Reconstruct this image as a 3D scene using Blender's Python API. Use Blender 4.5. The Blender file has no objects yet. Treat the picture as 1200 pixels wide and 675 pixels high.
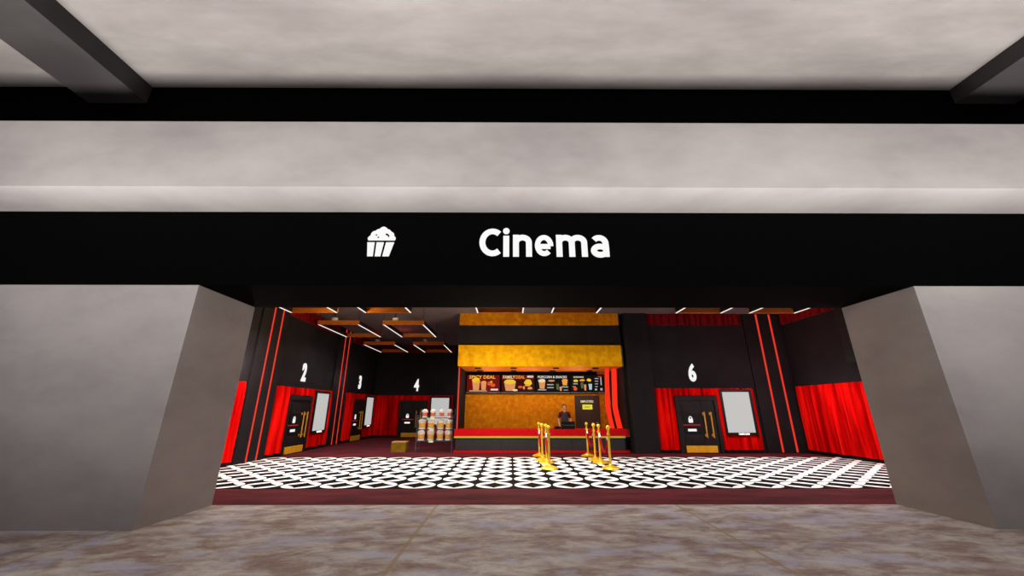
import bpy, bmesh, math, random
from mathutils import Vector, Matrix
random.seed(7)
C = bpy.context.scene.collection
R = math.radians
# ------------------------------------------------------------------ materials
def nmat(name, rough=0.6, spec=0.3, metal=0.0):
    m = bpy.data.materials.new(name); m.use_nodes = True
    nt = m.node_tree; b = nt.nodes['Principled BSDF']
    b.inputs['Roughness'].default_value = rough
    b.inputs['Specular IOR Level'].default_value = spec
    b.inputs['Metallic'].default_value = metal
    return m, nt, b
def N(nt, t, **k):
    n = nt.nodes.new(t)
    for a, v in k.items(): setattr(n, a, v)
    return n
def mth(nt, op, a, b=None, c=None):
    n = N(nt, 'ShaderNodeMath', operation=op)
    for i, v in enumerate((a, b, c)):
        if v is None: continue
        if isinstance(v, (int, float)): n.inputs[i].default_value = v
        else: nt.links.new(v, n.inputs[i])
    return n.outputs[0]
def mottled(name, cols, scale=3.0, rough=0.6, spec=0.3, metal=0, stretch=(1,1,1), detail=4, bump=0.0, lo=0.35, hi=0.65):
    """noise driven colour ramp in object space"""
    m, nt, b = nmat(name, rough, spec, metal)
    tc = N(nt, 'ShaderNodeTexCoord'); mp = N(nt, 'ShaderNodeMapping'); mp.inputs['Scale'].default_value = stretch
    nz = N(nt, 'ShaderNodeTexNoise'); nz.inputs['Scale'].default_value = scale; nz.inputs['Detail'].default_value = detail
    nz.inputs['Roughness'].default_value = 0.6
    rp = N(nt, 'ShaderNodeValToRGB'); el = rp.color_ramp.elements
    while len(el) < len(cols): el.new(0.5)
    for i, c in enumerate(cols):
        el[i].position = lo + (hi-lo)*i/(len(cols)-1); el[i].color = (*c, 1)
    nt.links.new(tc.outputs['Object'], mp.inputs[0]); nt.links.new(mp.outputs[0], nz.inputs['Vector'])
    nt.links.new(nz.outputs['Fac'], rp.inputs[0]); nt.links.new(rp.outputs[0], b.inputs['Base Color'])
    if bump:
        bp = N(nt, 'ShaderNodeBump'); bp.inputs['Strength'].default_value = bump; bp.inputs['Distance'].default_value = 0.02
        nt.links.new(nz.outputs['Fac'], bp.inputs['Height']); nt.links.new(bp.outputs[0], b.inputs['Normal'])
    return m
def plain(name, col, rough=0.6, spec=0.3, metal=0, var=0.12, scale=8):
    return mottled(name, [tuple(c*(1-var) for c in col), tuple(min(1, c*(1+var)) for c in col)], scale, rough, spec, metal)
def glow(name, col, s=1.0, base=(0.02,)*3):
    m, nt, b = nmat(name, 0.4)
    b.inputs['Base Color'].default_value = (*base, 1)
    b.inputs['Specular IOR Level'].default_value = .02; b.inputs['Emission Color'].default_value = (*col, 1); b.inputs['Emission Strength'].default_value = s
    return m

M = {}
M['concrete'] = mottled('concrete', [(.31,.285,.285),(.39,.365,.36),(.46,.43,.42)], 0.55, .85, .15, detail=7, stretch=(.8,.8,1.5), lo=.3, hi=.7)
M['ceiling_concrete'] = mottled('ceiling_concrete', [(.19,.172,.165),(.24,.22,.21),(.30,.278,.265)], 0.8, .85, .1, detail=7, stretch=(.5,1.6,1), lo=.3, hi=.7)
M['beam_shade'] = mottled('beam_shade', [(.036,.032,.032),(.052,.047,.047)], 0.7, .85, .1)  # shade on the ceiling beams is put into their base colour
M['black'] = plain('matt_black', (.0016,.0016,.0016), .9, .02)
M['wall_dark'] = plain('dark_wall', (.0185,.0155,.0178), .8, .05, scale=1.2, var=.15)
M['frame_black'] = plain('black_frame', (.006,.006,.007), .5, .2)
M['door_dark'] = plain('dark_door', (.016,.011,.013), .55, .2, scale=3, var=.25)
M['curtain'] = mottled('red_curtain', [(.36,.0006,.0010),(.66,.0010,.0012),(.95,.006,.003)], 1.0, .8, .04, stretch=(5,5,.35), detail=2, lo=.36, hi=.62)  # streaks put light and shade of the folds into the fabric colour
M['valance'] = plain('dim_lit_curtain', (.17,.003,.006), .8, .1)  # dim light near the ceiling is put into the valance colour
M['soffit'] = plain('orange_soffit', (.80,.22,.015), .6, .2, scale=2)
M['neon'] = glow('red_neon', (.78,.032,.014), 1.0)
M['neon_wide'] = glow('red_glow_panel', (1.0,.022,.004), 1.0)
M['gold'] = mottled('gold_plaster', [(.44,.125,.001),(.55,.18,.001),(.72,.28,.002)], 5.0, .7, .1, detail=8, lo=.3, hi=.68)
M['gold_lit'] = mottled('lit_gold_plaster', [(.66,.27,.001),(.82,.38,.001),(.96,.52,.003)], 4.0, .7, .08, detail=8, lo=.3, hi=.68)  # lit copy of the gold, lamp brightness put into its colour
M['kick'] = plain('brass_plate', (.78,.38,.015), .45, .3, .0)
M['brass'] = plain('polished_brass', (.85,.52,.03), .32, .5, .55, var=.06)
M['handle'] = plain('brass_handle', (.75,.38,.03), .35, .4, .3)
M['orange_wood'] = mottled('orange_wood', [(.30,.075,.008),(.42,.115,.010)], 3, .55, .2, stretch=(1,1,6))
M['led'] = glow('white_led', (1,.93,.86), 1.0)
M['white_sign'] = glow('white_sign', (.80,.80,.80), 1.0, (.15,.15,.15))
M['white_num'] = glow('white_number', (.85,.85,.85), 1, (.1,.1,.1))
M['white_soft'] = glow('pale_panel', (.9,.9,.9), .9, (.8,.8,.8))
M['screen'] = glow('pale_screen', (.47,.48,.465), 1.0, (.1,.1,.1))
M['red_strip'] = glow('red_sign_line', (.45,.01,.01), 1.0)
M['counter_red'] = plain('red_lacquer', (.55,.002,.006), .55, .08, var=.05)
M['lime'] = glow('lime_strip', (.32,.29,.04), .6, (.3,.3,.02))
M['counter_dark'] = plain('charcoal_counter', (.028,.026,.029), .5, .25)
M['velvet'] = plain('red_velvet', (.30,.004,.010), .9, .1)
M['chrome'] = plain('chrome', (.8,.78,.78), .25, .5, .7)
M['skin'] = plain('skin', (.62,.37,.27), .55, .3, var=.05)
M['hair'] = plain('fair_hair', (.16,.09,.035), .7, .2)
M['shirt'] = plain('maroon_shirt', (.10,.008,.012), .85, .1)
M['vest'] = plain('grey_vest', (.045,.055,.066), .85, .1)
M['trousers'] = plain('dark_trousers', (.015,.015,.018), .85, .1)
M['pos'] = plain('black_plastic', (.004,.004,.005), .5, .1)
M['grey_plastic'] = plain('grey_plastic', (.10,.11,.12), .5, .3)
M['staff_door'] = plain('brown_door', (.055,.030,.026), .6, .2)
M['staff_text'] = glow('cream_sign', (.95,.85,.45), .9)
M['staff_yellow'] = glow('yellow_sign', (.85,.78,.06), .9)
M['crate'] = mottled('crate_wood', [(.20,.12,.006),(.30,.19,.012)], 4, .7, .15)
M['crate_top'] = plain('pale_crate_wood', (.50,.28,.10), .7, .15)
M['wire'] = plain('blue_grey_wire', (.10,.11,.15), .5, .2, .2)
M['bucket'] = plain('amber_bucket', (.88,.46,.07), .5, .3)
M['bucket_pink'] = plain('coral_bucket', (.75,.20,.14), .5, .3)
M['bucket_rim'] = plain('pale_rim', (.92,.78,.74), .5, .3, var=.04)
M['popcorn'] = mottled('popcorn', [(.93,.88,.86),(.98,.96,.95)], 12, .8, .2)
M['tag'] = glow('cream_tag', (.85,.80,.45), .8)
M['green_tag'] = glow('green_tag', (.30,.75,.40), .8)
M['dome'] = plain('pale_dome', (.6,.58,.55), .4, .3)
M['menu_black'] = plain('menu_frame', (.002,.002,.0025), .8, .04)
M['menu_ledge'] = plain('grey_ledge', (.10,.10,.12), .6, .1)
def g(name, col, s=.9): M[name] = glow(name, col, s, (.001,.001,.001))
g('scr_red', (.17,.003,.002)); g('scr_maroon', (.045,.002,.001)); g('scr_dark', (.006,.004,.004))
g('ink_heading', (1,.45,.06), 1); g('ink_orange', (.95,.36,.05)); g('ink_yellow', (.95,.60,.03)); g('ink_cream', (.92,.74,.42)); g('ink_white', (.85,.80,.74))
g('ink_salmon', (.80,.32,.12)); g('ink_chip', (.80,.09,.02)); g('ink_grey', (.42,.42,.40)); g('ink_green', (.10,.14,.05)); g('ink_blue', (.45,.58,.65)); g('ink_red', (.55,.03,.03))

# lobby ceiling, carpet
M['lobby_ceiling'] = mottled('lobby_ceiling', [(.11,.082,.084),(.15,.112,.115)], 0.6, .85, .1)
M['carpet'] = mottled('dark_red_carpet', [(.060,.008,.013),(.085,.013,.018),(.125,.016,.022)], 1.1, .9, .08, detail=3, stretch=(.8,2.2,1), lo=.32, hi=.62)
# mall marble with thin seams
def marble():
    m, nt, b = nmat('mall_marble', .7, .08)
    tc = N(nt, 'ShaderNodeTexCoord')
    mp = N(nt, 'ShaderNodeMapping'); mp.inputs['Scale'].default_value = (.75, 1.5, 1); mp.inputs['Rotation'].default_value = (0,0,R(-28))
    nt.links.new(tc.outputs['Object'], mp.inputs[0])
    def nz(sc, det, dist=0, rg=.62):
        n = N(nt, 'ShaderNodeTexNoise'); n.inputs['Scale'].default_value = sc; n.inputs['Detail'].default_value = det
        n.inputs['Distortion'].default_value = dist; n.inputs['Roughness'].default_value = rg
        nt.links.new(mp.outputs[0], n.inputs['Vector']); return n.outputs['Fac']
    a = nz(2.0, 12, .25, .74); rp = N(nt, 'ShaderNodeValToRGB'); el = rp.color_ramp.elements
    while len(el) < 4: el.new(.5)
    for i, (p, c) in enumerate(((.33,(.22,.14,.115)),(.46,(.33,.25,.22)),(.56,(.48,.43,.395)),(.70,(.62,.59,.56)))):
        el[i].position = p; el[i].color = (*c, 1)
    nt.links.new(a, rp.inputs[0])
    mx = N(nt, 'ShaderNodeMix', data_type='RGBA'); mx.inputs['B'].default_value = (.44,.43,.56,1)
    f = N(nt, 'ShaderNodeMapRange'); f.inputs['From Min'].default_value = .50; f.inputs['From Max'].default_value = .64; f.inputs['To Max'].default_value = .7
    nt.links.new(nz(1.5, 6, .6), f.inputs[0]); nt.links.new(f.outputs[0], mx.inputs['Factor']); nt.links.new(rp.outputs[0], mx.inputs['A'])
    sp = N(nt, 'ShaderNodeSeparateXYZ'); nt.links.new(tc.outputs['Object'], sp.inputs[0])
    def seam(o, off):
        t = mth(nt, 'DIVIDE', mth(nt, 'ADD', o, off), 4.2)
        fr = mth(nt, 'ABSOLUTE', mth(nt, 'SUBTRACT', mth(nt, 'FRACT', t), .5))
        return mth(nt, 'GREATER_THAN', fr, (.5 - .026/4.2))
    s = mth(nt, 'MAXIMUM', seam(sp.outputs[0], 1.28+42), seam(sp.outputs[1], 42+.75))
    m2 = N(nt, 'ShaderNodeMix', data_type='RGBA'); m2.inputs['B'].default_value = (.34,.24,.12,1)
    nt.links.new(mth(nt,'MULTIPLY',s,.7), m2.inputs['Factor']); nt.links.new(mx.outputs['Result'], m2.inputs['A'])
    nt.links.new(m2.outputs['Result'], b.inputs['Base Color'])
    return m
M['marble'] = marble()
# interlocking circle tiles
def circles():
    m, nt, b = nmat('circle_tiles', .8, .04)
    tc = N(nt, 'ShaderNodeTexCoord'); sp = N(nt, 'ShaderNodeSeparateXYZ'); nt.links.new(tc.outputs['Object'], sp.inputs[0])
    fx = mth(nt, 'ABSOLUTE', mth(nt, 'SUBTRACT', mth(nt, 'FRACT', mth(nt, 'DIVIDE', mth(nt, 'ADD', sp.outputs[0], 85.775-.0), .85)), .5))
    fy = mth(nt, 'ABSOLUTE', mth(nt, 'SUBTRACT', mth(nt, 'FRACT', mth(nt, 'DIVIDE', mth(nt, 'ADD', sp.outputs[1], -8.84+77.7), .777)), .5))
    hyp = lambda p, q: mth(nt, 'SQRT', mth(nt, 'ADD', mth(nt, 'MULTIPLY', p, p), mth(nt, 'MULTIPLY', q, q)))
    r1 = hyp(fx, fy)
    star = mth(nt, 'ADD', mth(nt, 'POWER', fx, .82), mth(nt, 'POWER', fy, .82))
    w = mth(nt, 'MULTIPLY', mth(nt, 'LESS_THAN', r1, .474), mth(nt, 'GREATER_THAN', star, .40**.82))
    mx = N(nt, 'ShaderNodeMix', data_type='RGBA'); mx.inputs['A'].default_value = (.0015,.0015,.0015,1); mx.inputs['B'].default_value = (.88,.86,.85,1)
    nt.links.new(w, mx.inputs['Factor']); nt.links.new(mx.outputs['Result'], b.inputs['Base Color'])
    return m
M['circles'] = circles()

# ------------------------------------------------------------------ mesh builder
class MB:
    def __init__(s): s.bm = bmesh.new()
    def box(s, x0, x1, y0, y1, z0, z1, bev=0.0, mx=None):
        mat = Matrix.Translation(((x0+x1)/2, (y0+y1)/2, (z0+z1)/2)) @ Matrix.Diagonal((x1-x0, y1-y0, z1-z0, 1))
        if mx: mat = mx @ mat
        r = bmesh.ops.create_cube(s.bm, size=1, matrix=mat)
        if bev:
            es = list({e for v in r['verts'] for e in v.link_edges})
            bmesh.ops.bevel(s.bm, geom=es, offset=bev, segments=2, affect='EDGES', profile=.5)
        return s
    def tube(s, pts, r, seg=10, cap=True):
        pts = [Vector(p) for p in pts]; rs = r if isinstance(r, (list, tuple)) else [r]*len(pts)
        rings = []; up = None
        for i, p in enumerate(pts):
            d = (pts[min(i+1, len(pts)-1)] - pts[max(i-1, 0)]).normalized()
            if up is None: up = Vector((0,0,1)) if abs(d.z) < .9 else Vector((1,0,0))
            a = d.cross(up).normalized(); u = a.cross(d).normalized(); up = u
            rings.append([s.bm.verts.new(p + rs[i]*(math.cos(2*math.pi*k/seg)*a + math.sin(2*math.pi*k/seg)*u)) for k in range(seg)])
        for i in range(len(rings)-1):
            for k in range(seg):
                s.bm.faces.new((rings[i][k], rings[i][(k+1)%seg], rings[i+1][(k+1)%seg], rings[i+1][k]))
        if cap: s.bm.faces.new(rings[0][::-1]); s.bm.faces.new(rings[-1])
        return s
    def lathe(s, prof, o=(0,0,0), seg=24):
        rings = []
        for r, z in prof:
            if r < 1e-5: rings.append([s.bm.verts.new((o[0], o[1], o[2]+z))])
            else: rings.append([s.bm.verts.new((o[0]+r*math.cos(2*math.pi*k/seg), o[1]+r*math.sin(2*math.pi*k/seg), o[2]+z)) for k in range(seg)])
        for a, b in zip(rings, rings[1:]):
            for k in range(seg):
                f = [a[k % len(a)], a[(k+1) % len(a)], b[(k+1) % len(b)], b[k % len(b)]]
                q = []
                for v in f:
                    if v not in q: q.append(v)
                if len(q) > 2: s.bm.faces.new(q)
        return s
    def ball(s, c, r, sc=(1,1,1), sub=2):
        bmesh.ops.create_icosphere(s.bm, subdivisions=sub, radius=r, matrix=Matrix.Translation(c) @ Matrix.Diagonal((*sc, 1)))
        return s
    def prism(s, poly, y0, y1):
        """polygon in x,z extruded along y"""
        a = [s.bm.verts.new((x, y0, z)) for x, z in poly]; b = [s.bm.verts.new((x, y1, z)) for x, z in poly]
        s.bm.faces.new(a); s.bm.faces.new(b[::-1]); n = len(a)
        for i in range(n): s.bm.faces.new((a[i], b[i], b[(i+1)%n], a[(i+1)%n]))
        return s
    def build(s, name, mat, parent=None, smooth=False):
        bmesh.ops.recalc_face_normals(s.bm, faces=s.bm.faces)
        me = bpy.data.meshes.new(name); s.bm.to_mesh(me); s.bm.free()
        if smooth:
            for p in me.polygons: p.use_smooth = True
            try: me.set_sharp_from_angle(angle=R(40))
            except Exception: pass
        o = bpy.data.objects.new(name, me); C.objects.link(o)
        o.data.materials.append(M[mat] if isinstance(mat, str) else mat)
        if parent: o.parent = parent
        return o
def box(name, mat, b, parent=None, bev=0): return MB().box(*b, bev=bev).build(name, mat, parent)
def tag(o, label=None, cat=None, group=None, kind=None):
    if label: o['label'] = label
    if cat: o['category'] = cat
    if group: o['group'] = group
    if kind: o['kind'] = kind
    return o
def empty(name, loc=(0,0,0), rz=0):
    o = bpy.data.objects.new(name, None); C.objects.link(o); o.location = loc; o.rotation_euler = (0,0,rz)
    o.empty_display_size = .1
    return o
def struct(o, label, cat='wall'): return tag(o, label, cat, kind='structure')
def copy_tree(o, parent=None):
    c = o.copy(); C.objects.link(c)
    if parent: c.parent = parent
    for ch in [x for x in o.children]: copy_tree(ch, c)
    return c
FONT = None
def text(name, s, mat, h, x, y, z, depth=.03, width=None, bold=.02, parent=None, anchor='c', shear=0):
    """text facing -Y: cap height h, centred (or left aligned) at x, baseline z, back at y"""
    cu = bpy.data.curves.new(name, 'FONT'); cu.body = s; cu.size = 1; cu.offset = bold; cu.extrude = .0; cu.resolution_u = 3
    t = bpy.data.objects.new(name, cu); C.objects.link(t)
    bpy.context.view_layer.update()
    me = bpy.data.meshes.new_from_object(t.evaluated_get(bpy.context.evaluated_depsgraph_get()))
    bpy.data.objects.remove(t); bpy.data.curves.remove(cu)
    bm = bmesh.new(); bm.from_mesh(me); bpy.data.meshes.remove(me)
    xs = [v.co.x for v in bm.verts]; ys = [v.co.y for v in bm.verts]
    x0, x1, y0, y1 = min(xs), max(xs), min(ys), max(ys)
    sy = h/(y1-y0); sx = (width/(x1-x0)) if width else sy
    r = bmesh.ops.extrude_face_region(bm, geom=bm.faces[:])
    for v in [e for e in r['geom'] if isinstance(e, bmesh.types.BMVert)]: v.co.z = 1
    for v in bm.verts:
        px = (v.co.x - (x0+x1)/2)*sx if anchor == 'c' else (v.co.x-x0)*sx
        pz = (v.co.y-y0)*sy
        v.co = Vector((x+px+shear*pz, y-v.co.z*depth, z+pz))
    bmesh.ops.recalc_face_normals(bm, faces=bm.faces)
    m2 = bpy.data.meshes.new(name); bm.to_mesh(m2); bm.free()
    o = bpy.data.objects.new(name, m2); C.objects.link(o); m2.materials.append(M[mat])
    if parent: o.parent = parent
    return o

# ------------------------------------------------------------------ key dimensions (metres; camera at x=0,y=0)
XL, XR = -8.35, 11.5          # lobby side walls
YF0, YF1 = 6.0, 7.45          # shop front
YB = 15.6                     # counter / screen 6 wall
YR = 24.0                     # back of the left recess
ZC = 5.47                     # lobby ceiling
XK0, XK1 = -2.15, 4.72        # kiosk
# ------------------------------------------------------------------ mall side
struct(box('floor_mall', 'marble', (-24, 24, -9, YF1, -.2, 0)), 'grey brown veined marble floor of the mall outside the cinema', 'floor')
struct(box('ceiling_mall', 'ceiling_concrete', (-24, 24, -9, 6.0, 7.78, 8.0)), 'pale concrete ceiling of the mall corridor', 'ceiling')
struct(box('wall_front_left', 'concrete', (-24, -5.22, YF0, YF1-.001, 0, 3.58)), 'grey concrete pillar wall left of the cinema opening', 'pillar')
struct(box('wall_front_right', 'concrete', (6.82, 24, YF0, YF1-.001, 0, 3.58)), 'grey concrete pillar wall right of the cinema opening', 'pillar')
struct(box('trim_1', 'black', (-24, 24, YF0, YF1, 3.581, 7.9)), 'black fascia band above the cinema opening', 'fascia')
struct(box('trim_2', 'concrete', (-24, 24, 5.19, YF0-.001, 4.96, 6.22)), 'pale concrete beam above the black sign band', 'beam')
struct(box('trim_3', 'beam_shade', (-8.37, -7.22, -9, 5.999, 7.38, 7.779)), 'ceiling beam at the upper left, shade put into its grey', 'beam')
struct(box('trim_4', 'beam_shade', (8.93, 10.12, -9, 5.999, 7.44, 7.779)), 'ceiling beam at the upper right, shade put into its grey', 'beam')
# fascia sign
def stroke(mb, pts, w, y0, y1):
    """flat ribbon of width w along pts (x,z), thickness y0..y1"""
    P = [Vector(p) for p in pts]; L, Rr = [], []
    for i, p in enumerate(P):
        d = (P[min(i+1, len(P)-1)] - P[max(i-1, 0)]).normalized(); n = Vector((-d.y, d.x))
        L.append(p + n*w/2); Rr.append(p - n*w/2)
    for a, b, c, d in zip(L, L[1:], Rr[1:], Rr): mb.prism([tuple(a), tuple(b), tuple(c), tuple(d)], y0, y1)
def arc(cx, cy, rx, ry, a0, a1, n=18): return [(cx+rx*math.cos(R(a0+(a1-a0)*i/n)), cy+ry*math.sin(R(a0+(a1-a0)*i/n))) for i in range(n+1)]
def lettering():
    """the word Cinema drawn with strokes; units: 1018 wide, baseline 290, cap top 88 (y down)"""
    r = empty('sign_lettering', (.585, YF0, 4.10))
    cv = lambda pts: [((x-591)*.00222, (290-y)*.0027) for x, y in pts]
    G = {}
    up = lambda cx, cy, rx, ry, a0, a1: [(x, 2*cy-y) for x, y in arc(cx, cy, rx, ry, a0, a1)]
    G['letter_c'] = [up(187, 189, 80, 78, 50, 310)]
    G['letter_i'] = [[(295,143),(295,289)]]
    G['letter_n'] = [[(371,136),(371,289)], up(423, 190, 50, 35, 180, 0) + [(473,220),(473,289)]]
    G['letter_e'] = [[(545,218),(642,218)], up(592, 211, 52, 57, -4, 312)]
    G['letter_m'] = [[(711,136),(711,289)], up(761, 190, 49, 35, 180, 0) + [(810,220),(810,289)], up(859, 190, 49, 35, 180, 0) + [(908,220),(908,289)]]
    G['letter_a'] = [up(1026, 196, 50, 40, 140, 0) + [(1077,230),(1077,289)], up(1030, 246, 50, 29, 25, 345)]
    for nm, st in G.items():
        m = MB()
        for q in st:
            if len(q) > 2 and nm in ('letter_n','letter_m') : q = [p for p in q]
            stroke(m, cv(q), .104 if nm != 'letter_e' else .092, -.012, 0)
        if nm == 'letter_i': m.prism([(p[0], p[1]) for p in cv([(295+26*math.cos(t_), 109+22*math.sin(t_)) for t_ in [2*math.pi*k/20 for k in range(20)]])], -.012, 0)
        m.build(nm, 'white_sign', r)
    return r
t = lettering()
tag(t, 'large white Cinema lettering on the black fascia', 'sign')
pc = empty('popcorn_sign', (-2.245, YF0, 4.105))
pp = [(-.245,.315)]
for x, z in ((-.25,.34),(-.225,.38),(-.205,.39),(-.20,.43),(-.17,.47),(-.12,.485),(-.10,.51),(-.06,.52),(-.03,.55),(.01,.565),(.05,.55),(.085,.515),(.12,.505),(.15,.47),(.19,.445),(.205,.42),(.205,.385),(.23,.365),(.24,.33),(.225,.30),(-.235,.30)):
    pp.append((x, z))
bm_ = MB(); bm_.prism(pp[1:], -.012, 0); bm_.build('popcorn_heap', 'white_sign', pc)
for a, b, c, d in ((-.245,-.12,-.22,-.125),(-.085,.04,-.09,.005),(.08,.22,.04,.15)):
    bm_ = MB(); bm_.prism([(a,.262),(b,.262),(d,0),(c,0)], -.012, 0); bm_.build('tub_stripe', 'white_sign', pc)
for q in ([(-.125,.40),(-.10,.415),(-.085,.40),(-.10,.385)], [(-.085,.355),(-.055,.37),(-.045,.35),(-.075,.34)], [(.055,.42),(.085,.43),(.12,.40),(.13,.37),(.105,.355),(.10,.385),(.06,.40)]):
    bm_ = MB(); bm_.prism(q, -.0145, -.0125); bm_.build('kernel_mark', 'black', pc)
tag(pc, 'white popcorn tub icon on the black fascia left of the lettering', 'sign')

# ------------------------------------------------------------------ lobby shell
struct(box('floor_lobby', 'carpet', (XL-.3, XR+.3, YF1, YR+.3, -.2, 0)), 'dark red carpet floor of the cinema lobby', 'floor')
struct(box('floor_tile_band', 'circles', (XL+.002, XR-.002, 8.84, 14.279, .0005, .006)), 'black and white interlocking circle tile band across the lobby floor', 'floor')
struct(box('ceiling_lobby', 'lobby_ceiling', (XL-.3, XR+.3, YF1+.001, YR+.3, ZC, ZC+.2)), 'dark mauve lobby ceiling', 'ceiling')
struct(box('wall_left', 'wall_dark', (XL-.3, XL, YF1, YR+.3, 0, ZC)), 'dark left wall of the lobby with screens 2 and 3', 'wall')
struct(box('wall_right', 'wall_dark', (XR, XR+.3, YF1, YB+.3, 0, ZC)), 'dark right wall of the lobby', 'wall')
struct(box('wall_back_left', 'wall_dark', (XL, XK0, YR, YR+.3, 0, ZC)), 'dark far wall behind screen 4 door', 'wall')
struct(box('wall_back_right', 'wall_dark', (XK1+.02, XR, YB, YB+.3, 0, ZC)), 'dark back wall with screen 6 door', 'wall')
struct(box('wall_kiosk_left', 'wall_dark', (XK0, XK0+.09, 16.52, YR, 0, ZC)), 'dark side wall left of the food counter', 'wall')
struct(box('wall_kiosk_right', 'wall_dark', (4.62, XK1, 16.52, 18.1, 0, ZC)), 'dark side wall right of the food counter', 'wall')
struct(box('wall_kiosk_back', 'gold', (XK0+.09, 4.62, 18.0, 18.1, 0, 3.27)), 'mottled gold wall behind the food counter', 'wall')
struct(box('ceiling_kiosk', 'soffit', (XK0+.09, 4.62, YB, 18.0, 3.27, 3.4)), 'orange soffit over the food counter', 'ceiling')
struct(box('wall_kiosk_upper', 'wall_dark', (XK0, 4.60, 15.58, 15.7, 3.3, ZC)), 'dark band between the two gold bands above the counter', 'wall')
struct(box('trim_5', 'gold_lit', (-2.13, 4.56, 15.48, 15.575, 3.26, 4.12), bev=.004), 'deep mottled gold band over the menu boards', 'band')
struct(box('trim_6', 'gold', (-2.13, 4.56, 15.48, 15.575, 4.97, ZC-.002), bev=.004), 'narrow mottled gold band just below the lobby ceiling', 'band')
struct(box('column_dark', 'wall_dark', (XK1+.03, 5.72, 15.42, YB-.001, 0, ZC-.002)), 'wide dark column between the counter and screen 6', 'column')
# pilasters
PIL = {}
def pilaster(n, x0, x1, y0, y1, label): struct(box('trim_%d' % n, 'wall_dark', (x0, x1, y0, y1, 0, ZC-.002)), label, 'pilaster')
pilaster(7, XL+.001, XL+.07, 12.30, 13.80, 'dark pilaster with red neon lines left of screen 2')
pilaster(8, XL+.001, XL+.07, 18.15, 19.72, 'dark pilaster with red neon lines between screens 2 and 3')
pilaster(9, 9.86, 11.38, 15.53, YB-.001, 'dark pilaster with red neon lines right of screen 6')
pilaster(10, -3.38, -2.62, YR-.07, YR-.001, 'dark pilaster right of screen 4')

# neon strips
def neon(x, y, ax, label, group=None, w=.068, z0=.03, z1=ZC-.03):
    o = MB()
    if ax == 'x': o.box(-.0, .014, -w/2, w/2, 0, z1-z0, bev=.004)
    else: o.box(-w/2, w/2, -.02, 0, 0, z1-z0, bev=.006)
    o = o.build('neon_strip', 'neon'); o.location = (x, y, z0)
    return tag(o, label, 'neon light', group)
neon(XL+.071, 12.88, 'x', 'vertical red neon line left of screen 2, the one nearer the left concrete pillar', 'vertical red neon lines')
neon(XL+.071, 13.38, 'x', 'vertical red neon line left of screen 2, the one nearer the door', 'vertical red neon lines')
neon(XL+.071, 18.80, 'x', 'thin red neon line between screens 2 and 3, nearer door 2', 'vertical red neon lines')
neon(XL+.071, 19.30, 'x', 'thin red neon line between screens 2 and 3, nearer door 3', 'vertical red neon lines')
neon(10.44, 15.529, 'y', 'vertical red neon line right of screen 6, nearer the poster screen', 'vertical red neon lines')
neon(10.99, 15.529, 'y', 'vertical red neon line right of screen 6, nearer the corner curtain', 'vertical red neon lines')
neon(-2.09, 15.749, 'y', 'short red neon line at the left edge of the food counter opening', 'vertical red neon lines', w=.05, z0=.851, z1=3.25)
struct(box('trim_12', 'wall_dark', (XK0, XK0+.09, 15.75, 16.519, .851, 3.27)), 'dark jamb standing on the left end of the counter', 'jamb')
struct(box('trim_13', 'wall_dark', (4.62, XK1, 15.75, 16.519, .851, 3.27)), 'dark jamb standing on the right end of the counter', 'jamb')
# curved red panels beside menu
def ribbon(xa, xb, label):
    o = MB(); n = 16; y0, y1 = 16.38, 16.46; pts = []
    for i in range(n+1):
        z = .852 + 2.41*i/n
        s = -.085*(3.26-z)/1.56 if z > 1.7 else -.085 + .135*((1.7-z)/.85)**1.15
        pts.append((s, z))
    for i in range(n):
        (s0, z0), (s1, z1) = pts[i], pts[i+1]
        v = [o.bm.verts.new(p) for p in ((xa+s0,y0,z0),(xb+s0,y0,z0),(xb+s1,y0,z1),(xa+s1,y0,z1),(xa+s0,y1,z0),(xb+s0,y1,z0),(xb+s1,y1,z1),(xa+s1,y1,z1))]
        for f in ((0,1,2,3),(7,6,5,4),(0,4,5,1),(1,5,6,2),(2,6,7,3),(3,7,4,0)): o.bm.faces.new([v[k] for k in f])
    bmesh.ops.remove_doubles(o.bm, verts=o.bm.verts, dist=1e-4)
    return tag(o.build('red_light_panel', 'neon_wide'), label, 'light panel', 'wide red glowing panels right of the menu boards')
ribbon(4.07, 4.24, 'wide glowing red panel right of the menu boards, the one nearer the brown door')
ribbon(4.36, 4.56, 'wide glowing red panel right of the menu boards, the outer one by the dark column')

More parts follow.
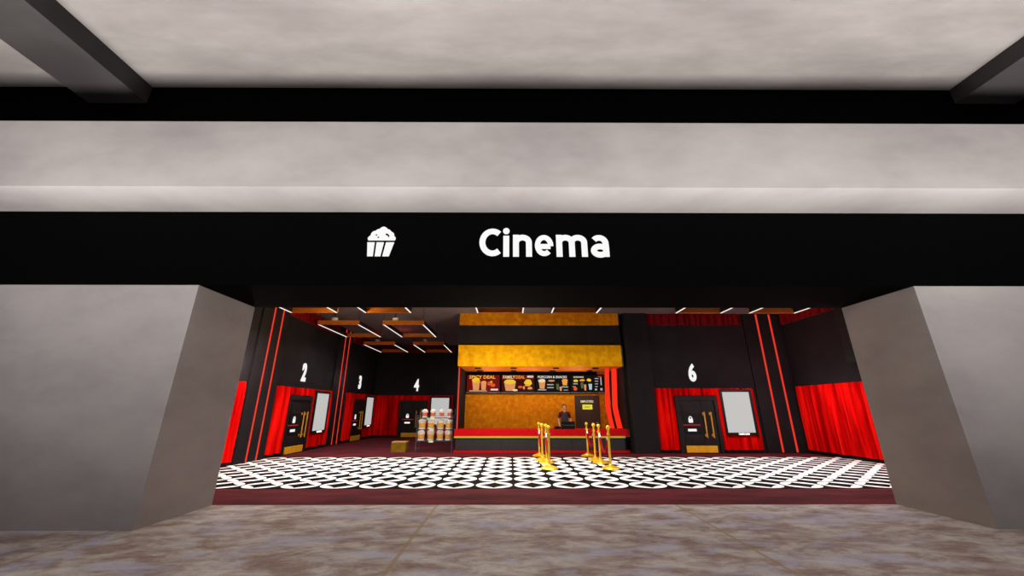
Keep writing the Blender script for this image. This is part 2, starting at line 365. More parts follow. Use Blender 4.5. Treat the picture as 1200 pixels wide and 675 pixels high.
# ------------------------------------------------------------------ curtains
def curtain(w, h, z0, seed=0, depth=.19, pitch=.24, holes=(), name='curtain'):
    """pleated drape in local coords: x 0..w, facing -y; it lies flat behind doors and screens (holes)"""
    rnd = random.Random(seed); bm = bmesh.new(); N_ = 8
    xs = []; x = 0
    while x < w:
        p = pitch*rnd.uniform(.6, 1.45); a = depth*rnd.uniform(.45, 1)
        for k in range(N_): xs.append((x + p*k/N_, a*abs(math.sin(math.pi*k/N_))**.75))
        x += p
    def amp(q):
        for (p0, a0), (p1, a1) in zip(xs, xs[1:]):
            if p0 <= q <= p1: return a0 + (a1-a0)*(q-p0)/(p1-p0)
        return 0
    extra = [(q, amp(q)) for u0, u1, a_, b_ in holes for q in (u0-.01, u0, u1, u1+.01)]
    xs = sorted([(q, a) for q, a in xs + extra if 0 <= q < w]) + [(w, 0)]
    rows = [z0, z0+.1*h, z0+.5*h, z0+.9*h, z0+h] + [z for u0, u1, a_, b_ in holes for z in (a_-.01, a_, b_, b_+.01) if z0 < z < z0+h]
    rows = sorted(set(rows))
    def yy(q, z, a):
        for u0, u1, a_, b_ in holes:
            if u0 <= q <= u1 and a_ <= z <= b_: return -.004
        return -.015 - a*(1 - .22*max(0, (z-z0)/h-.85)/.15)
    grid = [[bm.verts.new((q, yy(q, z, a), z)) for q, a in xs] for z in rows]
    for j in range(len(rows)-1):
        for i in range(len(xs)-1): bm.faces.new((grid[j][i], grid[j][i+1], grid[j+1][i+1], grid[j+1][i]))
    b0 = [bm.verts.new((0, 0, z0)), bm.verts.new((w, 0, z0)), bm.verts.new((w, 0, z0+h)), bm.verts.new((0, 0, z0+h))]
    bm.faces.new(b0)
    for row, (l, r) in ((grid[0], (b0[0], b0[1])), (grid[-1], (b0[3], b0[2]))): bm.faces.new([l]+row+[r])
    bm.faces.new([b0[0]]+[g_[0] for g_ in grid]+[b0[3]]); bm.faces.new([b0[1]]+[g_[-1] for g_ in grid]+[b0[2]])
    o = MB(); o.bm.free(); o.bm = bm
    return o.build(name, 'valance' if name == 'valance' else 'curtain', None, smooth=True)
def place(o, loc, rz): o.location = loc; o.rotation_euler = (0,0,rz); return o
def wallmod(n, screen, O, rz, s=1.0, uc0=0.0, uc1=4.0, where=''):
    """one cinema door bay: curtain, door, number, poster screen, valance. u runs left to right as seen from the lobby"""
    cs, sn = math.cos(rz), math.sin(rz)
    W = lambda u, v, z: (O[0] + s*u*cs - v*sn, O[1] + s*u*sn + v*cs, z)
    pu = 2.57 if screen != 2 else 2.66
    c = curtain(s*(uc1-uc0), 2.28, .12, seed=screen, holes=[(s*(.75-uc0), s*(.76-uc0)+1.67*s, 0, 2.11), (s*(pu-uc0)-.01, s*(pu-uc0)+1.27*s+.01, .57, 2.345)]); place(c, W(uc0, 0, 0), rz)
    tag(c, 'bright red pleated curtain along the wall behind door %s' % where, 'curtain', 'pleated red wall curtains')
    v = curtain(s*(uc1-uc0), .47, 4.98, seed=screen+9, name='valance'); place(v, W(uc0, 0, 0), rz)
    tag(v, 'short red pleated valance, dim light in its colour, at the ceiling above number %s' % where, 'valance', 'short red valances at the ceiling')
    bs = box('baseboard_%s' % {2:'left_near',3:'left_far',4:'far',6:'right'}[screen], 'frame_black', (0, s*(uc1-uc0), -.03, 0, 0, .119)); place(bs, W(uc0, 0, 0), rz)
    struct(bs, 'black baseboard below the curtain of screen %s' % where, 'baseboard')
    # door (0.76 .. 2.42)
    d = empty('door_%d' % n, W(.76, 0, 0), rz); w = 1.66*s; f = -.11
    struct(d, 'dark cinema door with padlock sign and brass handles, %s' % where, 'door')
    fr = MB(); fr.box(0, .13, f-.05, 0, 0, 2.10, .01); fr.box(w-.13, w, f-.05, 0, 0, 2.10, .01); fr.box(.13, w-.13, f-.05, 0, 1.93, 2.10, .01); fr.build('door_frame', 'door_dark', d)
    fr = MB(); fr.box(.13, w-.13, f, 0, 0.01, 1.93)
    fr.box(.24, w*.57, f-.02, f, 1.42, 1.80, .008); fr.box(.24, w*.57, f-.02, f, .34, .62, .008); fr.box(w*.60, w*.60+.015, f-.012, f, .02, 1.90)
    lf = fr.build('door_leaf', 'door_dark', d)
    tag(box('kick_plate', 'kick', (.22, w-.26, f-.06, f-.001, .03, .27), d, .004), 'orange brass kick plate')
    tag(box('lock_panel', 'frame_black', (.24, .84*s+.02, f-.025, f-.001, 1.08, 1.38), d), 'black panel with white padlock')
    lp = bpy.data.objects[-1] if False else d.children[-1]
    k = MB(); cx = .52*s
    k.prism([(cx-.085,1.13),(cx-.07,1.10),(cx+.07,1.10),(cx+.085,1.13),(cx+.085,1.25),(cx-.085,1.25)], f-.035, f-.026)
    arc = [(cx+.055*math.cos(a), f-.031, 1.25+.075*math.sin(a)) for a in [math.pi*i/10 for i in range(11)]]
    k.tube(arc, .017, 6); lk = k.build('padlock_icon', 'white_num', d)
    tag(box('name_panel', 'frame_black', (.24, .84*s+.02, f-.025, f-.001, .70, .95), d), 'black panel with white bar')
    box('white_bar', 'white_num', (.37, .37+.33*s, f-.03, f-.026, .785, .875), d)
    tag(box('red_line', 'red_strip', (.22, .85*s+.02, f-.025, f-.001, 1.0, 1.03), d), 'thin red line between the two panels')
    for u in (1.05*s, 1.31*s):
        h = MB(); h.tube([(u, f-.10, .56), (u, f-.10, 1.50)], .026, 10)
        for z in (.64, 1.42): h.tube([(u, f-.10, z), (u, f, z)], .018, 8); h.box(u-.035, u+.035, f-.012, f, z-.05, z+.05, .006)
        h.build('door_handle', 'handle', d, True)
    # number
    t = text('number_sign', str(screen), 'white_num', .72, 0, 0, 2.66, .04, .30, .038); place(t, W(1.66, 0, 0), rz)
    tag(t, 'white wall digit %s' % {2:'two above the nearest door on the left wall', 3:'three above the far door on the left wall', 4:'four on the far wall behind the popcorn rack', 6:'six on the wall right of the counter'}[screen], 'number sign')
    # poster screen
    p = empty('poster_screen', W(pu, 0, 0), rz); w = 1.27*s
    fr = MB()
    for bx in ((0,.10,.65,2.34),(w-.10,w,.65,2.34),(.10,w-.10,.65,.74),(.10,w-.10,2.25,2.34)): fr.box(bx[0], bx[1], -.15, -.006, bx[2], bx[3])
    fr.build('screen_frame', 'frame_black', p)
    box('screen', 'screen', (.10, w-.10, -.135, -.02, .74, 2.25), p)
    text('caption', 'COMING SOON', 'white_soft', .07, w*.55, -.15, .655, .012, .42*s, .03, p)
    tag(p, 'blank pale grey poster screen in a black frame right of door %s' % where, 'poster screen', 'pale poster screens')
wallmod(1, 2, (XL, 13.87, 0), R(90), 1.01, 0, 4.05, '2')
wallmod(2, 3, (XL, 19.80, 0), R(90), 1.01, 0, 3.98, '3')
wallmod(3, 4, (-7.45, YR, 0), 0, 1.0, -.78, 3.98, '4')
wallmod(4, 6, (5.75, YB, 0), 0, 1.0, 0, 3.98, '6')
# side curtains nearer the shop front
for (nm, w, loc, rz, sd, lb) in (('curtain', 5.9, (XR, 15.52, 0), R(-90), 31, 'long red pleated curtain on the right side wall'),
                             ('curtain', 4.55, (XL, 7.6, 0), R(90), 32, 'red pleated curtain on the left wall beside the left concrete pillar')):
    c = place(curtain(w, 2.28 + (.05 if w > 5 else 0), .13, sd, depth=.22, pitch=.27), loc, rz); tag(c, lb, 'curtain', 'pleated red wall curtains')
    b = place(box('baseboard_%s' % ('right_side' if w > 5 else 'left_side'), 'frame_black', (0, w, -.03, 0, 0, .119)), loc, rz)
    struct(b, 'black baseboard below the ' + lb, 'baseboard')
v = place(curtain(6.0, .47, 4.98, 44, name='valance'), (XR, 15.5, 0), R(-90)); tag(v, 'short red pleated valance, dim light in its colour, along the right side wall at the ceiling', 'valance', 'short red valances at the ceiling')
o = MB().box(XR-.16, XR-.001, 9.6, 12.74, 3.09, ZC-.01, .01).build('wall_panel', plain('grey_panel', (.016,.016,.015), .8, .1)); tag(o, 'dark grey panel high on the right side wall beside the concrete pillar', 'panel')

# ------------------------------------------------------------------ hanging ceiling fixtures
def fixture():
    r = empty('ceiling_light'); w, d, h, t = 1.64, 2.76, .17, .07      # origin: front left lower corner
    for nm, b in (('front_panel', (0, w, 0, t, 0, h)), ('rear_panel', (0, w, d-t, d, 0, h))): box(nm, 'orange_wood', b, r, .004)
    for x in (0, w-t):
        s_ = box('side_panel', 'frame_black', (x, x+t, t, d-t, 0.012, h), r)
        tag(box('led_strip', 'led', (x+.014, x+t-.014, .02, d-.02, -.004, .011), r), 'white light strip')
    for x in (t/2, w-t/2):
        for y in (t/2, d-t/2):
            MB().tube([(x, y, h), (x, y, ZC-4.80)], .006, 6).build('cable', 'frame_black', r)
    return r
fx = fixture(); first = True
where = {-7.66:'far left', -5.08:'second column from left', -1.17:'left over the counter', 1.41:'right over the counter', 5.77:'above door 6', 8.35:'far right'}
for y, rowname in ((10.02, 'front row'), (14.67, 'middle row'), (19.58, 'back row')):
    for x in (-7.66, -5.08, -1.17, 1.41, 5.77, 8.35):
        if y > 11 and x > -3: continue
        f_ = fx if first else copy_tree(fx); first = False
        f_.location = (x, y, 4.80)
        tag(f_, 'hanging rectangular orange light frame with white strips, %s, %s' % (rowname, where[x]), 'ceiling light', 'hanging rectangular light frames')
# small round ceiling spotlights near the frames
def spotcan():
    r = empty('spotlight')
    MB().tube([(0,0,0),(0,0,.30)], .02, 8).build('stem', 'frame_black', r)
    MB().lathe([(0,-.11),(.08,-.10),(.12,-.06),(.13,0),(.10,.04),(0,.05)], seg=20).build('dome_shade', 'dome', r, True)
    return r
sp0 = None
for x, y, z, lb in ((-7.25,15.2,5.17,'pale dome spotlight hanging inside the middle row frame over door 2'), (-4.75,15.2,5.17,'pale dome spotlight hanging inside the middle row frame near the counter'),
                 (-7.2,20.3,5.17,'pale dome spotlight hanging inside the back row frame over door 3'), (-4.6,20.3,5.17,'pale dome spotlight hanging inside the back row frame before number 4')):
    if sp0 is None: sp0 = spotcan(); s_ = sp0
    else: s_ = copy_tree(sp0)
    s_.location = (x, y, z); tag(s_, lb, 'spotlight', 'dome spotlights at the ceiling')

# ------------------------------------------------------------------ kiosk
k = empty('food_counter', (0, 0, 0))
def slab(x0, x1, y0, y1, z0, z1, r=.12):
    o = MB(); pts = [(x0, y1), (x0, y0+.02), (x0+.02, y0)]
    pts += [(x1-r+r*math.sin(a), y0+r-r*math.cos(a)) for a in [math.pi/2*i/6 for i in range(7)]] + [(x1, y1)]
    a = [o.bm.verts.new((x, y, z0)) for x, y in pts]; b = [o.bm.verts.new((x, y, z1)) for x, y in pts]
    o.bm.faces.new(a[::-1]); o.bm.faces.new(b)
    for i in range(len(a)): j = (i+1) % len(a); o.bm.faces.new((a[i], a[j], b[j], b[i]))
    return o
YC = 15.15
# counter front stands a little ahead of the column
tag(slab(-2.19, 4.69, 15.70, 16.5, .60, .85).build('countertop', 'counter_red', k), 'glossy red counter top slab')
tag(slab(-2.19, 4.54, 15.71, 16.4, .53, .599).build('lime_stripe', 'lime', k), 'lime yellow stripe under the red top')
b_ = slab(-2.14, 4.56, 15.78, 16.4, .07, .529); b_.build('counter_body', 'counter_dark', k)
for x in (-.35, 1.1, 2.4, 3.4): box('panel_joint', 'frame_black', (x, x+.015, 15.772, 15.781, .08, .52), k)
tag(slab(-2.19, 4.69, 15.70, 16.4, 0.0, .07).build('foot_rail', 'counter_red', k), 'red plinth at the floor')
tag(k, 'long red topped food counter with dark front and lime stripe', 'counter')
# staff door in gold wall
d = empty('door_5', (2.96, 18.0, 0)); struct(d, 'plain brown staff door in the gold wall with yellow sign', 'door')
box('door_leaf', 'staff_door', (0, 1.12, -.04, -.001, 0.005, 2.2), d)
text('lettering', 'EMPLOYEES', 'staff_text', .10, .56, -.042, 1.885, .01, .58, .012, d)
tag(box('sign_plate', 'staff_yellow', (.34, .79, -.055, -.041, 1.59, 1.80), d), 'yellow plate under the lettering')
text('plate_lettering', 'ONLY', 'crate', .07, .56, -.056, 1.66, .004, .28, .02, d)
fr = MB().tube([(1.0,-.045,1.02),(1.0,-.12,1.02),(.88,-.12,1.02)], .015, 8).build('door_handle', 'chrome', d, True)
# menu boards
struct(box('trim_11', 'menu_black', (-2.055, 4.02, 17.86, 17.999, 2.27, 3.265)), 'black band carrying the four menu boards', 'band')
def menu(x0, label, bg, items, words):
    r = empty('menu_board', (x0, 17.86, 2.37)); w, h = 1.50, .73
    fr = MB()
    for b in ((-.03,0,-.03,h+.03),(w,w+.03,-.03,h+.03),(0,w,h,h+.03)): fr.box(b[0], b[1], -.06, 0, b[2], b[3])
    fr.build('frame', 'menu_black', r)
    box('ledge', 'menu_ledge', (-.03, w+.03, -.10, -.001, -.075, -.03), r)
    box('display', bg, (0, w, -.04, -.001, 0, h), r)
    y = -.041
    for it in items:
        kind, mat, a = it[0], it[1], it[2]
        m = MB()
        if kind == 'cup':
            x, z, wt, hh = a; m.prism([(x-wt*.36, z), (x+wt*.36, z), (x+wt/2, z+hh), (x-wt/2, z+hh)], y-.008, y)
        elif kind == 'blob':
            x, z, rx, rz_ = a; rnd = random.Random(int(x*1000+z*77)); m.prism([(x+rx*math.cos(t_)*rnd.uniform(.8,1.1), z+rz_*math.sin(t_)*rnd.uniform(.8,1.1)) for t_ in [2*math.pi*i/12 for i in range(12)]], y-.012, y-.0085)
        elif kind == 'bar':
            x, z, wt, hh = a; m.prism([(x,z),(x+wt,z),(x+wt,z+hh),(x,z+hh)], y-.006, y)
        m.build({'cup':'cup_picture','blob':'food_picture','bar':'text_line'}[kind], mat, r)
    for s_, mat, hh, x, z, ww in words: text('lettering', s_, mat, hh, x, y, z, .008, ww, .02, r)
    return tag(r, label, 'menu board', 'four menu boards above the counter')
menu(-1.99, 'leftmost menu board, bright red with orange SPICY DEAL heading and two cups', 'scr_red', [
    ('cup','ink_salmon',(.42,.06,.36,.42)), ('blob','ink_yellow',(.42,.50,.20,.13)), ('blob','ink_orange',(.50,.42,.12,.07)), ('cup','ink_salmon',(.77,.07,.26,.36)), ('blob','ink_orange',(.77,.43,.12,.05)),
    ('blob','ink_chip',(1.05,.34,.13,.09)), ('blob','ink_chip',(1.20,.28,.12,.08)), ('blob','ink_orange',(1.12,.42,.06,.05)), ('bar','ink_cream',(.12,.015,.8,.025)), ('bar','ink_white',(1.10,.05,.33,.07))],
    [('SPICY DEAL','ink_heading',.15,.70,.57,1.2)])
menu(-.39, 'second menu board from the left, red with a wide bucket and golden snacks', 'scr_maroon', [
    ('bar','scr_red',(0,.52,1.5,.21)), ('cup','ink_salmon',(.38,.03,.54,.38)), ('blob','ink_yellow',(.38,.43,.27,.13)), ('blob','ink_yellow',(1.22,.40,.19,.14)), ('blob','ink_orange',(1.20,.28,.16,.05)),
    ('blob','ink_chip',(.85,.20,.11,.06)), ('blob','ink_salmon',(1.02,.17,.05,.09)), ('blob','ink_cream',(.62,.06,.13,.05)), ('blob','ink_salmon',(1.30,.15,.12,.06)), ('bar','ink_white',(1.18,.62,.28,.09))],
    [('FAMILY','ink_cream',.14,.34,.575,.56), ('DEAL','ink_orange',.14,.86,.575,.42)])
menu(1.20, 'third menu board from the left, black with white POPCORN heading and pale tub', 'scr_dark', [
    ('cup','ink_salmon',(.27,.12,.30,.34)), ('blob','ink_cream',(.27,.48,.17,.09)), ('blob','ink_salmon',(.70,.48,.17,.045)), ('bar','ink_grey',(.50,.28,.30,.05)), ('bar','ink_grey',(.50,.15,.30,.05)),
    ('cup','ink_green',(.98,.08,.13,.26)), ('cup','ink_salmon',(1.12,.03,.11,.18)), ('cup','ink_orange',(1.32,.28,.26,.22)), ('blob','ink_orange',(1.32,.51,.13,.06)), ('bar','ink_grey',(1.17,.18,.29,.05)), ('bar','ink_grey',(1.25,.05,.2,.03)), ('bar','ink_grey',(.08,.05,.38,.05))],
    [('POPCORN & SNACKS','ink_white',.11,.75,.595,1.34)])
menu(2.81, 'rightmost menu board, black with small drinks and price list', 'scr_dark', [
    ('blob','ink_yellow',(.22,.48,.12,.06)), ('bar','ink_grey',(.10,.32,.20,.05)), ('blob','ink_chip',(.18,.12,.10,.08)), ('bar','ink_salmon',(.06,.20,.14,.03)), ('blob','ink_orange',(.52,.50,.12,.05)), ('cup','ink_green',(.50,.14,.13,.26)), ('cup','ink_salmon',(.64,.05,.10,.26)),
    ('blob','ink_yellow',(.84,.51,.11,.07)), ('cup','ink_blue',(.88,.08,.16,.26)), ('bar','ink_grey',(1.10,.56,.18,.04)), ('bar','ink_grey',(1.10,.44,.16,.04)), ('bar','ink_grey',(1.10,.32,.14,.04)), ('bar','ink_grey',(1.10,.20,.12,.04)), ('bar','ink_grey',(1.08,.05,.10,.08)),
    ('bar','ink_grey',(1.36,.28,.05,.36)), ('bar','ink_grey',(1.33,.05,.10,.10)), ('bar','ink_red',(1.24,.65,.20,.04))],
    [('DRINKS','ink_cream',.07,.36,.61,.46)])
# soffit downlights
dl0 = None
for i, (x, y) in enumerate([(-1.37,16.2),(.15,16.2),(1.94,16.2),(3.62,16.2),(-1.37,17.4),(.15,17.4),(1.92,17.4),(3.61,17.4)]):
    if dl0 is None:
        dl0 = empty('downlight')
        MB().lathe([(.075,-.045),(.13,-.045),(.14,0),(.075,0),(.075,-.045)], seg=20).build('ring', 'frame_black', dl0, True)
        tag(MB().lathe([(0,-.03),(.073,-.03),(.073,-.005),(0,-.005)], seg=20).build('lens', 'dome', dl0, True), 'pale lens'); q = dl0
    else: q = copy_tree(dl0)
    q.location = (x, y, 3.27)
    tag(q, 'round black downlight in the orange soffit, %s row, %s from the left' % ('front' if i < 4 else 'rear', ('first','second','third','fourth')[i % 4]), 'downlight', 'round downlights over the counter')

# point of sale terminal
p = empty('cash_register', (2.2, 16.0, .85))
box('base', 'pos', (-.16, .38, -.16, .18, 0, .075), p, .01)
mx = Matrix.Translation((.12, -.02, .17)) @ Matrix.Rotation(R(-12), 4, 'X')
MB().box(-.26, .28, -.02, .02, -.10, .11, .01, mx).build('monitor', 'pos', p)
MB().box(-.03, .07, .0, .05, .04, .14).build('stand', 'pos', p)
tag(MB().box(-.24, .26, -.024, -.0205, -.04, -.025, 0, mx).build('trim_line', 'grey_plastic', p), 'grey line across the monitor back')
box('receipt_printer', 'pos', (-.42, -.19, -.12, .10, 0, .10), p, .012)
tag(p, 'black cash register with monitor on the red counter', 'cash register')

# ------------------------------------------------------------------ clerk
def skin_mesh(name, verts, edges, radii, mat, parent, sub=2, root=0):
    me = bpy.data.meshes.new(name); me.from_pydata(verts, edges, []); me.update()
    o = bpy.data.objects.new(name, me); C.objects.link(o)
    md = o.modifiers.new('skin', 'SKIN'); md.use_smooth_shade = True
    for i, r_ in enumerate(radii):
        sv = me.skin_vertices[0].data[i] if me.skin_vertices else None
        if sv: sv.radius = r_ if isinstance(r_, tuple) else (r_, r_); sv.use_root = (i == root)
    s_ = o.modifiers.new('sub', 'SUBSURF'); s_.levels = sub; s_.render_levels = sub
    me.materials.append(M[mat])
    if parent: o.parent = parent
    return o
def add_skin_layer(me):
    pass
person = empty('person', (2.33, 17.0, 0))
tag(person, 'clerk with short fair hair, grey vest and maroon short sleeves, standing behind the counter', 'person')
V, E, RD = [], [], []
def v_(p, r, par=None):
    V.append(p); RD.append(r)
    if par is not None: E.append((par, len(V)-1))
    return len(V)-1
pel = v_((0,0,.98), (.155,.11))
wa = v_((0,0,1.12), (.135,.095), pel); ch = v_((0,-.01,1.32), (.16,.11), wa); ut = v_((0,0,1.43), (.105,.07), ch)
nk = v_((0,-.005,1.515), .052, ut); hb = v_((0,-.015,1.58), (.062,.072), nk); hm = v_((0,-.02,1.66), (.088,.104), hb); ht = v_((0,-.01,1.75), (.074,.088), hm)
for s_ in (-1, 1):
    hip = v_((.095*s_,0,.90), .085, pel); kn = v_((.11*s_,-.01,.50), .056, hip); an = v_((.115*s_,.02,.09), .038, kn); toe = v_((.13*s_,-.13,.04), .036, an)
    sh = v_((.19*s_,0,1.42), .055, ut); el = v_((.255*s_,.01,1.16), .041, sh); wr = v_((.245*s_,-.17,.96), .028, el); pa = v_((.235*s_,-.235,.915), (.036,.018), wr)
    for k_, (dx, L) in enumerate(((-.03,.060),(-.01,.072),(.01,.068),(.03,.052))):
        a_ = v_((.235*s_+dx,-.265,.90), .009, pa); b2 = v_((.235*s_+dx*1.1,-.265-L*.55,.885), .0085, a_); v_((.235*s_+dx*1.1,-.265-L*.8,.868), .0075, b2)
    a_ = v_((.235*s_-.045*s_,-.225,.905), .010, pa); v_((.235*s_-.062*s_,-.255,.895), .009, a_)
body = skin_mesh('body', V, E, RD, 'skin', person)
# clothing
def cloth(name, vs, mat):
    v2, e2, r2 = [], [], []
    for i, (p, r_, par) in enumerate(vs):
        v2.append(p); r2.append(r_)
        if par is not None: e2.append((par, i))
    return skin_mesh(name, v2, e2, r2, mat, person)
cloth('shirt', [((0,0,.90),(.170,.125),None),((0,0,1.12),(.15,.11),0),((0,-.01,1.32),(.172,.12),1),((0,0,1.43),(.16,.12),2),((0,0,1.525),(.080,.080),3),
                ((-.19,0,1.42),.070,3),((-.245,.005,1.22),.060,5),((.19,0,1.42),.070,3),((.245,.005,1.22),.060,7)], 'shirt')
cloth('vest', [((0,-.005,.84),(.200,.150),None),((0,-.005,1.12),(.162,.124),0),((0,-.015,1.30),(.186,.140),1),((0,-.01,1.42),(.16,.130),2),((0,-.005,1.485),(.10,.10),3)], 'vest')
cloth('trousers', [((0,0,1.02),(.172,.126),None),((-.095,0,.88),.105,0),((-.11,-.01,.50),.080,1),((-.115,.01,.08),.062,2),((.095,0,.88),.105,0),((.11,-.01,.50),.080,4),((.115,.01,.08),.062,5)], 'trousers')
hr = MB(); hr.ball((0,.012,1.715), .112, (.93,1.10,1.0), 3)
for v in list(hr.bm.verts):
    if v.co.y < -.035 and v.co.z < 1.765: v.co.y = -.035 + (v.co.y+.035)*.1
    if v.co.z < 1.63: v.co.z = 1.63
hr.build('hair', 'hair', person, True)
MB().ball((0,-.130,1.645), .016, (.8,1.1,1.5)).build('nose', 'skin', person, True)
for s_ in (-1, 1):
    e_ = MB().ball((.032*s_,-.112,1.672), .011, (1,.6,.75)).build('eye', 'pos', person, True)
    MB().ball((.092*s_,-.005,1.655), .022, (.4,.8,1.3)).build('ear', 'skin', person, True)
MB().ball((0,-.101,1.605), .022, (1.1,.5,.3)).build('mouth', 'velvet', person, True)

# ------------------------------------------------------------------ stanchions and ropes
def stanchion():
    r = empty('stanchion')
    MB().lathe([(0,0),(.24,0),(.25,.02),(.22,.05),(.12,.085),(.05,.11),(.035,.13),(0,.13)], seg=28).build('base', 'brass', r, True)
    MB().tube([(0,0,.10),(0,0,1.04)], .032, 14).build('pole', 'brass', r, True)
    MB().lathe([(.032,.0),(.05,.01),(.05,.05),(.032,.06)], (0,0,.88), 16).build('collar', 'brass', r, True)
    MB().ball((0,0,1.09), .062, sub=3).build('finial', 'brass', r, True)
    return r
st0 = None
side = {0: 'left', 1: 'right'}; order = ('farthest, by the counter', 'second from the counter', 'third from the counter', 'nearest the camera')
YS = (14.50, 13.38, 12.68, 11.54)
for L_, xs_ in ((0, (1.04,1.06,1.13,1.10)), (1, (2.77,2.79,2.80,2.82))):
    for i in range(4):
        if st0 is None: st0 = stanchion(); q = st0
        else: q = copy_tree(st0)
        q.location = (xs_[i], YS[i], .006)
        tag(q, 'brass rope post in the %s hand line, %s' % (side[L_], order[i]), 'stanchion', 'brass stanchions before the counter')
    for i in (0, 2):
        a_ = Vector((xs_[i], YS[i]-.03, .90)); b_ = Vector((xs_[i+1], YS[i+1]+.03, .90))
        r = empty('velvet_rope', (0,0,0)); n = 16; off = Vector((.012, 0, 0))
        pts = [a_.lerp(b_, k_/n) + Vector((0.0, 0, -.52*(1-(2*k_/n-1)**2)**.9 if 0 < k_ < n else 0)) for k_ in range(n+1)]
        MB().tube(pts[1:-1], .036, 12).build('rope', 'velvet', r, True)
        for p0, p1 in ((pts[0], pts[1]), (pts[-1], pts[-2])):
            MB().tube([p0 + (p1-p0)*.1, p1], [.020,.040], 12).build('end_cap', 'chrome', r, True)
            MB().tube([p0+Vector((.0,0,.02)), p0+(p1-p0)*.25], .016, 8).build('hook', 'chrome', r, True)
        tag(r, 'red velvet rope of the %s hand line, hanging between the %s' % (side[L_], 'two posts nearest the counter' if i == 0 else 'two posts nearest the camera'), 'rope', 'red velvet ropes')

# ------------------------------------------------------------------ popcorn rack
rk = empty('display_rack', (-3.72, 16.0, 0)); W_, D_, H_ = 1.42, .62, 1.62
for x in (0, W_):
    for y in (0, D_): MB().tube([(x,y,0),(x,y,H_ if y else H_-.25)], .016, 8).build('post', 'wire', rk, True)
SH = (.40, .82, 1.26)
for j, z in enumerate(SH):
    m = MB(); m.tube([(0,0,z),(W_,0,z)], .012, 6); m.tube([(0,D_,z),(W_,D_,z)], .012, 6); m.tube([(0,0,z),(0,D_,z)], .012, 6); m.tube([(W_,0,z),(W_,D_,z)], .012, 6)
    for i in range(1, 24): m.tube([(W_*i/24,0,z),(W_*i/24,D_,z)], .005, 5)
    m.tube([(0,0,z+.09),(W_,0,z+.09)], .007, 6)
    m.build('wire_shelf', 'wire', rk)
    tag(box('price_tag', ('tag','tag','tag')[j], (.50, .68, -.03, -.013, z-.05, z+.02), rk), 'cream price tag')
tag(box('price_tag', 'green_tag', (.36, .49, -.03, -.013, SH[2]-.06, SH[2]+.01), rk), 'green price tag')
for x in (0, W_): MB().tube([(x,0,.12),(x,D_,.12)], .012, 6).build('side_rail', 'wire', rk)
tag(rk, 'wire display rack holding three shelves of popcorn buckets left of the counter', 'rack')
def bucket(mat, r1, r0, h, seed):
    r = empty('popcorn_bucket')
    MB().lathe([(0,0),(r0,0),(r0+(r1-r0)*.72,h*.72),(r0+(r1-r0)*.70-.006,h*.72),(r0-.006,.01),(0,.01)], seg=20).build('cup', mat, r, True)
    MB().lathe([(r0+(r1-r0)*.72,h*.72),(r1,h),(r1+.012,h),(r1+.012,h-.02),(r1-.008,h-.01),(r0+(r1-r0)*.70,h*.72)], seg=20).build('rim', 'bucket_rim', r, True)
    MB().lathe([(r0+.002,.0),(r0+.012,.0),(r0+.014,.06),(r0+.006,.06)], seg=20).build('bottom_band', 'bucket_rim', r, True)
    rnd = random.Random(seed); m = MB()
    for i in range(46):
        a = rnd.uniform(0, 6.283); q = r1*.9*math.sqrt(rnd.random()); m.ball((q*math.cos(a), q*math.sin(a), h-.035+(.08*(1-(q/r1)**2))+rnd.uniform(-.01,.015)), rnd.uniform(.022,.036), sub=1)
    tag(m.build('popcorn', 'popcorn', r, True), kind='stuff')
    return r
rows = ((SH[0], 'bucket', .148, .115, .32, (.15,.50,.87,1.22), 'bottom'), (SH[1], 'bucket', .155, .12, .325, (.14,.49,.87,1.23), 'middle'), (SH[2], 'bucket_pink', .115, .088, .26, (.22,.55,.90,1.24), 'top'))
for j, (z, mat, r1, r0, h, xs_, nm) in enumerate(rows):
    b0 = bucket(mat, r1, r0, h, j)
    for i, x in enumerate(xs_):
        q = b0 if i == 0 else copy_tree(b0)
        q.location = (-3.72+x, 16.3 + .03*((i*7+j*3) % 3) - (.12 if (i == 0 and j == 0) else 0), z+.0125); q.rotation_euler = (0,0,i*1.3)
        tag(q, '%s popcorn bucket on the %s shelf of the rack, %s from the left' % ('coral' if mat == 'bucket_pink' else 'amber', nm, ('first','second','third','fourth')[i]), 'popcorn bucket', 'popcorn buckets on the wire rack')
# crate
c = empty('crate', (-4.66, 15.95, 0))
box('body', 'crate', (0, .56, 0, .42, 0, .34), c, .01)
tag(box('lid', 'crate_top', (-.01, .57, -.01, .43, .341, .38), c, .006), 'paler lid')
m = MB()
for b in ((0,.03,-.012,0,0,.34),(.53,.56,-.012,0,0,.34),(.03,.53,-.012,0,0,.035),(.03,.53,-.012,0,.305,.34),(.2,.225,-.010,0,.035,.305),(.35,.375,-.010,0,.035,.305)): m.box(*b)
m.build('slat_frame', 'crate', c); MB().tube([(.287,-.016,.17),(.287,-.001,.17)], .045, 16).build('round_mark', 'orange_wood', c)
tag(c, 'low olive gold wooden crate on the carpet left of the popcorn rack', 'crate')

# ------------------------------------------------------------------ lights
def light(name, typ, loc, energy, col=(1,1,1), size=1.0, size_y=None, rot=(0,0,0), **k):
    l = bpy.data.lights.new(name, typ); l.energy = energy; l.color = col
    if typ == 'AREA':
        l.size = size
        if size_y: l.shape = 'RECTANGLE'; l.size_y = size_y
    else: l.shadow_soft_size = size
    for a, v in k.items(): setattr(l, a, v)
    o = bpy.data.objects.new(name, l); C.objects.link(o); o.location = loc; o.rotation_euler = rot
    return o
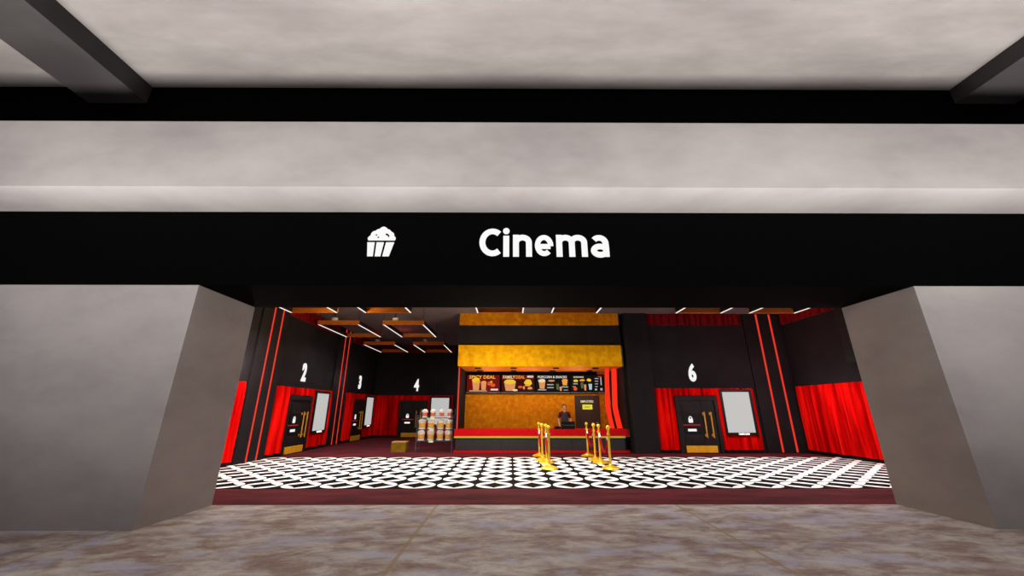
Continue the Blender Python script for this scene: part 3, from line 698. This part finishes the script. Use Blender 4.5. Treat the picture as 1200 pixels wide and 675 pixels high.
# mall corridor: unseen lamps added to light the pillars, beam, ceiling and floor
light('mall_light', 'AREA', (0.6, 1.1, 3.4), 150, (1,.96,.94), 20, .4, (R(90),0,0), spread=R(82))
light('mall_up_fill', 'AREA', (0.6, 1.0, 3.8), 120, (1,.96,.93), 20, .8, (R(145),0,0))
light('ground_fill', 'AREA', (0.6, 3.2, .03), 1350, (1,.96,.93), 22, 2.2, (R(173),0,0), spread=R(72))  # added fill at floor level, brightens the beam underside and ceiling
light('mall_downlight', 'AREA', (1.0, 2.0, 7.2), 150, (1,.96,.95), 16, 3, (0,0,0), spread=R(90))
# lobby: rows of soft ceiling light coming from the hanging frames
for x in (-6.8, -4.2, -.4, 2.2, 6.6, 9.2):
    light('frame_light', 'AREA', (x, 11.4, 4.76), 105, (1,.95,.92), 1.5, 2.6, spread=R(115))
for y in (16.0, 20.9):
    for x in (-6.8, -4.2): light('frame_light', 'AREA', (x, y, 4.76), 50 if y < 18 else 12, (1,.92,.88), 1.5, 2.6, spread=R(130))
light('warm_lamp', 'POINT', (-5.55, 12.1, 4.35), 110, (1,.72,.10), .10)
light('gold_fill', 'POINT', (-.4, 13.2, 2.5), 220, (1,.92,.66), .25)  # added lamp without a body, brightens the gold bands and soffit
for x in (-.9, 1.0, 2.9): light('counter_lamp', 'POINT', (x, 16.9, 2.6), 24, (1,.78,.5), .12)
# unseen lamps added to graze the curtain folds and the glow of the neon lines
for p_, e_ in (((9.9,13.6,2.2),60), ((10.75,9.6,3.0),90), ((-7.7,11.6,2.9),60), ((-5.0,14.6,3.6),30), ((7.0,12.6,3.6),40), ((-7.7,18.9,3.0),16), ((-3.0,22.6,2.9),14)): light('curtain_fill', 'POINT', p_, e_, (1,.88,.84), .08)
for p_, e_ in (((9.9,13.6,4.0),24), ((10.7,11.6,4.6),8), ((-7.6,13.1,3.6),4), ((-5.5,19.0,5.2),8)): light('neon_glow', 'POINT', p_, e_, (1,.06,.05), .3)

w = bpy.data.worlds.new('world'); bpy.context.scene.world = w; w.use_nodes = True
w.node_tree.nodes['Background'].inputs[0].default_value = (.9,.9,1,1); w.node_tree.nodes['Background'].inputs[1].default_value = .04

# ------------------------------------------------------------------ camera
cam = bpy.data.cameras.new('camera'); cam.sensor_width = 36; cam.lens = 36*440/1200; cam.clip_end = 200
co = bpy.data.objects.new('camera', cam); C.objects.link(co)
co.location = (0, 0, 1.6); co.rotation_euler = (R(90) + math.atan(142/440), 0, -R(.27))
sc = bpy.context.scene; sc.camera = co
sc.view_settings.view_transform = 'Standard'; sc.view_settings.look = 'None'
sc.view_settings.exposure = 0; sc.view_settings.gamma = 1; sc.view_settings.use_curve_mapping = False
